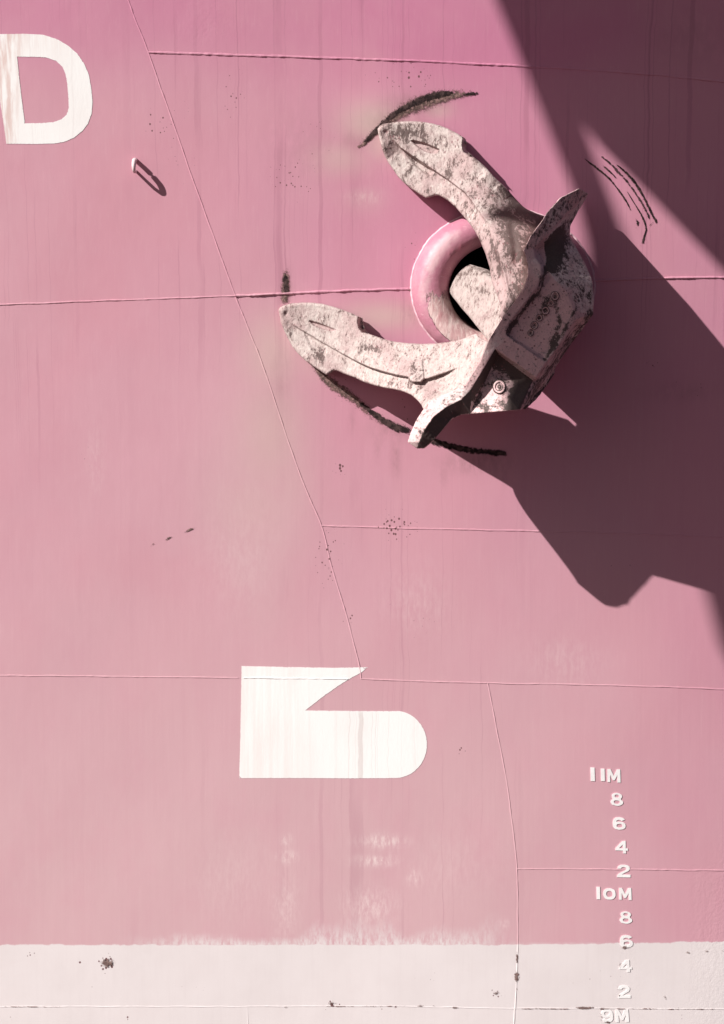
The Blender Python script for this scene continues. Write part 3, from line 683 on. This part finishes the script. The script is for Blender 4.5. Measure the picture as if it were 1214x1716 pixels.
def uf_dirt(Q):
    ds, sg, s = pdist(Q, U_SPINE); d, _, _ = pdist(Q, UF[12:34])
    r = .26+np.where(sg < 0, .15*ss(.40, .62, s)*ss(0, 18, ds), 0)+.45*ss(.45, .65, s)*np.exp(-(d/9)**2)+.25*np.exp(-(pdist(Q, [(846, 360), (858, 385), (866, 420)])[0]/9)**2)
    r = r+.18*np.exp(-(pdist(Q, [(660, 222), (700, 225)])[0]/14)**2)+.2*np.exp(-(pdist(Q, [(822, 400), (834, 430), (838, 460)])[0]/5)**2)
    return r
def uf_pink(Q):
    return ss(.5, .75, pdist(Q, U_SPINE)[2])*.9+1.0*inside(Q, U_SLOT)+.25
def uf_back(Q):
    t = arm_t(Q, (636, 213)); return np.maximum(.0, arm_h(t)-.08-.24*ss(0, .6, t)-.10*ss(.6, 1, t))
relief('fluke', UF, uf_h, uf_back, M_FLUKE, ANCHOR, 1.25, 0, .0045, {'dirt_shade': uf_dirt, 'pink': uf_pink}, seed=11)['label'] = 'upper fluke with grimy outer side'

# lower fluke
LF = [(467, 519), (470, 515), (476, 512), (490, 508.5), (507, 507), (524, 507.5), (540, 509), (557, 513.5), (574, 519), (590, 525), (602, 531), (608, 533), (609, 541), (611, 550), (617, 558.5), (630, 563.5), (645, 569), (666, 573.5), (688, 576),
      (708, 576.5), (727, 576), (746, 574), (765, 571), (782, 565.5), (798, 559), (808, 568), (818, 572), (830, 575), (826, 600), (806, 628), (785, 655), (750, 672), (722, 680), (713, 690), (709.5, 685), (707, 679), (703, 674), (698, 669), (690, 662), (679, 657), (662, 652.5),
      (645, 650), (628, 646), (612, 641), (595, 633), (578, 627), (568, 622.5), (560, 620.5), (552, 626), (547, 628), (538, 622), (526, 614), (513, 605), (502, 595), (491, 582), (483, 567), (476, 553), (471, 540)]
L_SPINE = [(474, 526), (488, 541), (505, 552), (527, 565), (550, 578.5), (574, 592), (598, 605), (620, 615), (641, 621.5), (662, 627), (684, 631), (700, 634), (716, 634), (746, 624), (790, 606)]
L_SLOT = [(517, 538), (520, 536.5), (532, 540), (548, 545.5), (565, 553), (556, 556), (540, 552), (526, 546)]
L_WALL = [(600, 531), (608, 532), (609, 541), (611, 550), (619, 559), (606, 557), (601, 550), (599, 540)]
L_BLOCK = [(684, 622), (711, 622), (712, 634), (706, 640.5), (690, 640), (685, 634)]
L_POCK = [(508, 552), (527, 565), (548, 578), (549, 590), (543, 603), (532, 597), (520, 584), (512, 566)]
def lf_h(Q):
    t = arm_t(Q, (468, 518)); h = arm_h(t)
    d, _, _ = pdist(Q, LF, True); h = h+rnd(d, 4.5, .022)
    ds, sg, s = pdist(Q, L_SPINE); below = sg > 0
    st = .022*ss(.02, .1, s)+.042*ss(.25, .5, s)-.07*ss(.84, .96, s); st = np.maximum(st, 0)
    blk = inside(Q, L_BLOCK)
    h = h-np.where(below & ~blk, st*ss(0, 1.6, ds), 0)
    tri = inside(Q, [(683, 606), (709, 601), (711, 620), (684, 626)]); h = h+np.where(tri | blk, .022*np.clip(pdist(Q, [(683, 606), (709, 601), (712, 634), (706, 641), (690, 640), (684, 634)], True)[0]/2.5, 0, 1), 0)
    h = h-np.where(~below, .00045*ss(.4, .6, s)*np.maximum(0, ds-22), 0)
    h = h+depress(Q, L_SLOT, .025, 2.0)+depress(Q, L_POCK, .014, 4)
    m = inside(Q, L_WALL); h = np.where(m, h-.15*np.clip(pdist(Q, [(600, 530), (599, 540), (601, 550), (606, 557)])[0]/6, 0, 1), h)
    h = h-.012*np.exp(-((Q[:, 0]-622)/14)**2-((Q[:, 1]-583)/10)**2)
    h = h+.014*np.exp(-(np.hypot(Q[:, 0]-475, Q[:, 1]-521)/6.5)**2)-.012*np.exp(-(np.hypot(Q[:, 0]-480, Q[:, 1]-525)/3.5)**2)
    h = h+.0*ss(40, 6, pdist(Q, [(713, 690), (722, 678), (750, 664), (780, 650), (806, 612), (822, 578)])[0])**2*ss(.55, .8, t)
    return h
def lf_dirt(Q):
    r = .20+.30*np.exp(-((Q[:, 0]-622)/22)**2-((Q[:, 1]-582)/12)**2)+.22*np.exp(-((Q[:, 0]-535)/14)**2-((Q[:, 1]-596)/12)**2)+.14*np.exp(-((Q[:, 0]-695)/14)**2-((Q[:, 1]-620)/16)**2)+.12*np.exp(-(pdist(Q, [(570, 522), (600, 532)])[0]/8)**2)
    return r+.1*np.exp(-((Q[:, 0]-665)/40)**2-((Q[:, 1]-645)/10)**2)
def lf_back(Q):
    t = arm_t(Q, (468, 518)); return np.maximum(0, arm_h(t)-.08-.24*ss(0, .6, t)-.10*ss(.6, 1, t))
relief('fluke', LF, lf_h, lf_back, M_FLUKE, ANCHOR, 1.25, 0, .004, {'dirt_shade': lf_dirt, 'pink': lambda Q: .15+.9*inside(Q, L_SLOT)}, seed=23)['label'] = 'lower fluke, bleached pale with a stop block'

# crown: control points (photo x, y, metres out), joined by ridge lines
C = {}
def pts(pre, lst):
    for i, p in enumerate(lst): C[f'{pre}{i}'] = p
pts('L', [(971, 316, .84), (939, 332, .98), (917, 356, 1.05), (907, 373, 1.07), (890, 395, 1.10), (878, 420, 1.11), (885, 444, 1.11), (885, 461, 1.11), (878, 483, 1.11), (861, 508, 1.10), (843, 532, 1.10), (820, 569, 1.10), (806, 603, 1.10), (780, 646, 1.09),
          (750, 659, 1.07), (721, 672, 1.06), (711, 685, 1.06), (698, 705, 1.07), (688, 728, 1.075), (684, 741, 1.065), (699, 751.5, 1.055)])
pts('R', [(986, 325, .58), (961, 346, .82), (937, 371, .95), (912, 398, 1.03), (895, 417, 1.07), (897, 432, 1.08), (907, 444, 1.085), (908, 459, 1.085), (900, 481, 1.085), (878, 510, 1.085), (853, 542, 1.085), (848, 559, 1.085), (830, 585, 1.09), (806, 626, 1.09), (790, 652, 1.085),
          (773, 670, 1.10), (747, 683, 1.13), (727, 698, 1.145), (711, 721, 1.14), (703, 740, 1.11)])
pts('S', [(966, 359, .62), (956, 378, .64), (955, 395, .66), (966, 415, .71), (981, 442, .79), (993, 471, .82), (995.5, 503, .82), (994, 527, .80)])
pts('W', [(904, 420, .92), (912, 440, .93), (918, 461, .96), (907, 487, 1.0), (884, 515, 1.0), (860, 547, 1.0), (855, 564, 1.0)])
pts('F', [(926, 464, .99), (951, 491, .98), (962, 521, .965), (910, 596, .98)])
pts('V', [(932, 398, .88), (934, 430, .89)])
pts('Q', [(915, 607, 1.035), (899, 633, 1.045)])
pts('E', [(965, 535, .945), (938, 577, .975)])
pts('T', [(956, 578, .55), (930, 617, .55), (916, 642, .55), (895, 666, .55)])
pts('K', [(836, 593, .965), (821, 622, .965), (808, 652, .985), (788.5, 693.5, 1.04)])
pts('G', [(892, 639, .93), (869, 686.5, 1.17)])
pts('M', [(903, 636, .88), (874, 686, 1.08)])
pts('U', [(711, 751, 1.065), (727, 738, 1.09), (747, 714, 1.07), (757, 702, 1.03), (773, 694.5, .95)])
LINES = ['L0 L1 L2 L3 L4 L5 L6 L7 L8 L9 L10 L11 L12 L13 L14 L15 L16 L17 L18 L19 L20', 'R0 R1 R2 R3 R4 R5 R6 R7 R8 R9 R10 R11 R12 R13 R14 R15 R16 R17 R18 R19 L20', 'L0 R0 S0 S1 S2 S3 S4 S5 S6 S7 T0 T1 T2 T3 M1 G1 K3 U4 U3 U2 U1 U0 L20',
         'R4 W0 W1 W2 W3 W4 W5 W6 F3 Q0 Q1', 'R11 Q0', 'R11 W6', 'R12 Q1', 'R12 K0 K1 K2 K3', 'K0 G0 G1', 'Q1 M0 M1', 'Q0 E1 E0 S7', 'E1 Q1', 'F0 F1 F2 F3', 'W2 F0', 'V0 V1 F0', 'W0 V0 S2', 'F1 S5', 'F2 E0', 'Q1 G0', 'M0 T1', 'R15 U4', 'R14 K2']
names = list(C); CP = np.array([C[k] for k in names], float); ci = {k: i for i, k in enumerate(names)}
CE = []
for l in LINES:
    a = l.split(); CE += [(ci[a[i]], ci[a[i+1]]) for i in range(len(a)-1)]
cv, _, cf, cov, _, _ = geometry.delaunay_2d_cdt([Vector(p[:2]) for p in CP], CE, [], 0, 1e-5)
CQ = np.array([(p.x, p.y) for p in cv])
CH = np.array([CP[o[0], 2] if len(o) else np.nan for o in cov])
for i in np.where(np.isnan(CH))[0]:
    d = np.hypot(*(CP[:, :2]-CQ[i]).T); k = np.argsort(d)[:3]; CH[i] = (CP[k, 2]/d[k]).sum()/(1/d[k]).sum()
def crown_h(Q):
    h = np.full(len(Q), np.nan)
    for f in cf:
        for k in range(1, len(f)-1):
            a, b, c = CQ[f[0]], CQ[f[k]], CQ[f[k+1]]
            den = (b[1]-c[1])*(a[0]-c[0])+(c[0]-b[0])*(a[1]-c[1])
            if abs(den) < 1e-9: continue
            u = ((b[1]-c[1])*(Q[:, 0]-c[0])+(c[0]-b[0])*(Q[:, 1]-c[1]))/den; v = ((c[1]-a[1])*(Q[:, 0]-c[0])+(a[0]-c[0])*(Q[:, 1]-c[1]))/den
            m = (u > -1e-6) & (v > -1e-6) & (u+v < 1+1e-6)
            h[m] = u[m]*CH[f[0]]+v[m]*CH[f[k]]+(1-u[m]-v[m])*CH[f[k+1]]
    bad = np.isnan(h)
    if bad.any():
        for i in np.where(bad)[0]: h[i] = CH[np.argmin(((CQ-Q[i])**2).sum(1))]
    return h
OUT = [C[k] for k in ('L0 L1 L2 L3 L4 L5 L6 L7 L8 L9 L10 L11 L12 L13 L14 L15 L16 L17 L18 L19 L20 U0 U1 U2 U3 U4 K3 G1 M1 T3 T2 T1 T0 S7 S6 S5 S4 S3 S2 S1 S0 R0').split()]
UPS = [(986, 325), (940, 372), (912, 404), (915, 450), (935, 470), (955, 490), (965, 522), (994, 527), (996, 480), (966, 415), (955, 390)]
def crown_dirt_shade(Q):  # grime, plus shade painted into recess corners and the prong's side
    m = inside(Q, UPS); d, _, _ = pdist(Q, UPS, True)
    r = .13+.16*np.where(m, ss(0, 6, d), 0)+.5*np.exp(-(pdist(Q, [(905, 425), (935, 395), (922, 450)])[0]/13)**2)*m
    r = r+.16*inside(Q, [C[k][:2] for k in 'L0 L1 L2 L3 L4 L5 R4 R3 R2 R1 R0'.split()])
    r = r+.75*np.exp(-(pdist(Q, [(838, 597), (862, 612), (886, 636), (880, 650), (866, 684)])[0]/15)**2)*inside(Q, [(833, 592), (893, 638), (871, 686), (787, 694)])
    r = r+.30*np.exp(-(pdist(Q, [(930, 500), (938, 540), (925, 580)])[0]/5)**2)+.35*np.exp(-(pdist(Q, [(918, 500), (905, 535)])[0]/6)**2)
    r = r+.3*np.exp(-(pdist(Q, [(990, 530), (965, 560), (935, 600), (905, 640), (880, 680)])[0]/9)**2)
    r = r+.9*np.exp(-(pdist(Q, [(832, 589), (815, 620), (800, 648), (783, 672), (770, 684)])[0]/6)**2)*inside(Q, [C[k][:2] for k in 'R12 R13 R14 R15 R16 U2 U3 U4 K3 K2 K1 K0'.split()])  # shade of the window's side wall painted in
    r = r+.38*np.exp(-(pdist(Q, [(915, 450), (912, 462), (905, 485), (882, 514), (857, 546), (851, 560)])[0]/4.5)**2)+.12*np.exp(-(pdist(Q, [(851, 562), (880, 582), (911, 602)])[0]/2.5)**2)+.35*np.exp(-(pdist(Q, [(962, 524), (938, 566), (913, 604)])[0]/3.5)**2)  # corner shade painted along the recess and frame edges
    r = r+.55*inside(Q, [C[k][:2] for k in 'R14 R15 R16 R17 R18 R19 L20 U0 U1 U2 U3 U4 K3'.split()])  # lower prong's shaded side face painted darker
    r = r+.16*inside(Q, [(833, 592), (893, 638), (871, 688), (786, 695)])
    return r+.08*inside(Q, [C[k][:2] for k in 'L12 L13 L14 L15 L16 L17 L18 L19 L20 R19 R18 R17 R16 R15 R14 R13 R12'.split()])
def crown_pink(Q): return .6+.4*inside(Q, [C[k][:2] for k in 'W2 W3 W4 W5 W6 R12 Q1 Q0 F3 F2 F1 F0'.split()])-.4*inside(Q, UPS)
def crown_back(Q): return .50-.12*ss(880, 990, Q[:, 0])+.46*ss(684, 748, Q[:, 1])*(1-ss(740, 775, Q[:, 0]))-.18*ss(400, 330, Q[:, 1])
CR = relief('crown', OUT, crown_h, crown_back, M_CROWN, ANCHOR, 1.25, 1, .0028, {'dirt_shade': crown_dirt_shade, 'pink': crown_pink}, seed=41, soft=lambda Q: inside(Q, UPS)*ss(2, 9, pdist(Q, UPS[:5], False)[0])*ss(1, 5, pdist(Q, UPS, True)[0]))
CRD = sub(ANCHOR, CR)

def stud(px, py, r, name='plug', ridge=.018):
    """a round cast plug with a raised rim and hollow middle, standing on the crown face"""
    n = 20; prof = [(1.25, -.004), (1.1, ridge*.8), (.95, ridge), (.75, ridge*.8), (.6, -.002), (.45, -.006), (.3, .004), (0.001, .006)]
    V = []
    for rr, hh in prof:
        for k in range(n):
            a = 2*math.pi*k/n; x = px+r*rr*math.cos(a)*.92; y = py+r*rr*math.sin(a)
            hb = crown_h(np.array([[px, py]]))[0] + (crown_h(np.array([[x, y]]))[0]-crown_h(np.array([[px, py]]))[0])*1.0
            V.append(at(x, y, hb+hh))
    m = len(prof)
    F = [(i*n+k, i*n+(k+1) % n, (i+1)*n+(k+1) % n, (i+1)*n+k) for i in range(m-1) for k in range(n)]
    return mesh(name, np.array(V), F, M_CROWN, CRD, {'dirt_shade': [.15+.75*((rr < .7 and rr > .2) or rr > 1.05) for rr, hh in prof for k in range(n)], 'pink': [.5]*(m*n)})
for x, y, r in [(930.5, 496, 6.8), (923.5, 508, 5.0), (914.5, 520.5, 6.2), (904, 532.5, 5.2), (896, 545, 5.8), (889.5, 558, 4.8)]: stud(x, y, r)
stud(837, 648, 10.5, 'bolt_head', .016)

# small lug behind the crown's lower edge
LUG = [(905, 640), (917, 615), (930, 612), (929, 626), (917, 645), (900, 668), (880, 686), (874, 683), (890, 660)]
relief('lug', LUG, lambda Q: .62-.004*(Q[:, 0]-890)+0*Q[:, 1], lambda Q: .40+0*Q[:, 0], M_CROWN, ANCHOR, 2.5, 1, .004, {'dirt_shade': lambda Q: .45+0*Q[:, 0], 'pink': lambda Q: .6+0*Q[:, 0]}, seed=51)

# shank
SH = [(788, 443), (780, 447), (772, 454), (765, 462), (759, 473), (754.5, 484), (754, 489), (757, 495), (765, 505), (775, 518), (786, 530), (800, 548), (812, 563), (822, 575), (850, 560), (880, 510), (890, 480), (870, 462), (845, 458), (826, 455), (806, 448)]
def sh_h(Q):
    t = axis_t(Q, (756, 470), (846, 530)); h = .10+.62*np.clip(t, 0, 1.3)
    d, sg, s = pdist(Q, [(770, 452), (790, 449), (806, 456), (822, 467), (850, 480), (890, 500)])
    h = h-np.where(sg < 0, .009*d, 0)
    d2, _, _ = pdist(Q, SH, True); h = h+rnd(d2, 6, .035)
    h = h-.012*np.exp(-(np.hypot(Q[:, 0]-808, Q[:, 1]-489)/7)**2)
    return h
relief('shank', SH, sh_h, lambda Q: -.9+0*Q[:, 0], M_SHANK, ANCHOR, 1.6, 1, .005, {'dirt_shade': lambda Q: .21+.3*np.exp(-(np.hypot(Q[:, 0]-808, Q[:, 1]-489)/9)**2)+.12*(Q[:, 1] < 462), 'pink': lambda Q: .1+0*Q[:, 0]}, rows=8, seed=61)

# ------------------------------------------------------------------ added unseen crane, outside the picture on the sunny side: it throws the broad soft shade
BLOCKER = thing('shade_blocker', 'added dark grey shade-casting crane standing left of the anchor outside the frame', 'blocker', (-7.5, -8.2, -12))
M_BLOCKER = plain('blocker_grey', (.16, .17, .18), .6, (.11, .11, .12), 2)
def slab(name, poly, s, th):  # outline is the shade wanted on the hull, moved sunward
    B = np.array([at(x, y, 0) for x, y in poly]); P = B+(B[:, 1]+s)[:, None]*K; n = len(P)
    Q = P+K*th                      # depth runs along the sun direction, so the shade outline holds
    V = np.vstack([P, Q]); F = [tuple(range(n)), tuple(range(2*n-1, n-1, -1))]+[(i, i+n, (i+1) % n+n, (i+1) % n) for i in range(n)]
    return mesh(name, V, F, M_BLOCKER, BLOCKER, None, smooth=False)
slab('shade_strip', [(560, -700), (660, -440), (740, -230), (800, -75), (830, 0), (876, 110), (925, 235), (962, 325), (982, 400), (986, 470), (1000, 560), (1100, 560), (1085, 500), (1060, 432), (1030, 347), (1000, 268), (984, 222), (992, 150), (1040, -100), (800, -700)], 6.0, .5)
slab('shade_panel', [(800, -705), (960, -40), (980, 205), (1000, 238), (1097, 335), (1214, 457), (1330, 590), (1700, 600), (1750, -300), (1700, -705)], 6.2, 1.2)
slab('shade_post', [(1290, 560), (1135, 850), (1142, 905), (1182, 990), (1193, 1030), (1208, 1085), (1232, 1130), (1262, 1300), (1262, 3900), (1480, 3900), (1480, 560)], 6.4, .6)

# ------------------------------------------------------------------ quay and water below the picture (they throw light back up; the quay's red is picked to warm it)
def flat(name, x0, x1, y0, y1, z, mat, th=None):
    V = [(x0, y0, z), (x1, y0, z), (x1, y1, z), (x0, y1, z)]; F = [(0, 1, 2, 3)]
    if th: V += [(x, y, z-th) for x, y, _ in V]; F += [(4, 7, 6, 5), (0, 4, 5, 1), (1, 5, 6, 2), (2, 6, 7, 3), (3, 7, 4, 0)]
    o = mesh(name, V, F, mat, None, None, False); o['kind'] = 'structure'; return o
flat('water', -1500, 1500, -1500, 1500, -14.0, plain('harbour_water', (.03, .045, .05), .12, None, 1))
flat('quay', -300, 300, -200, -4, -12.0, plain('quay_bounce_red', (.095, .042, .040), .9, (.072, .032, .030), 3), 2.5)
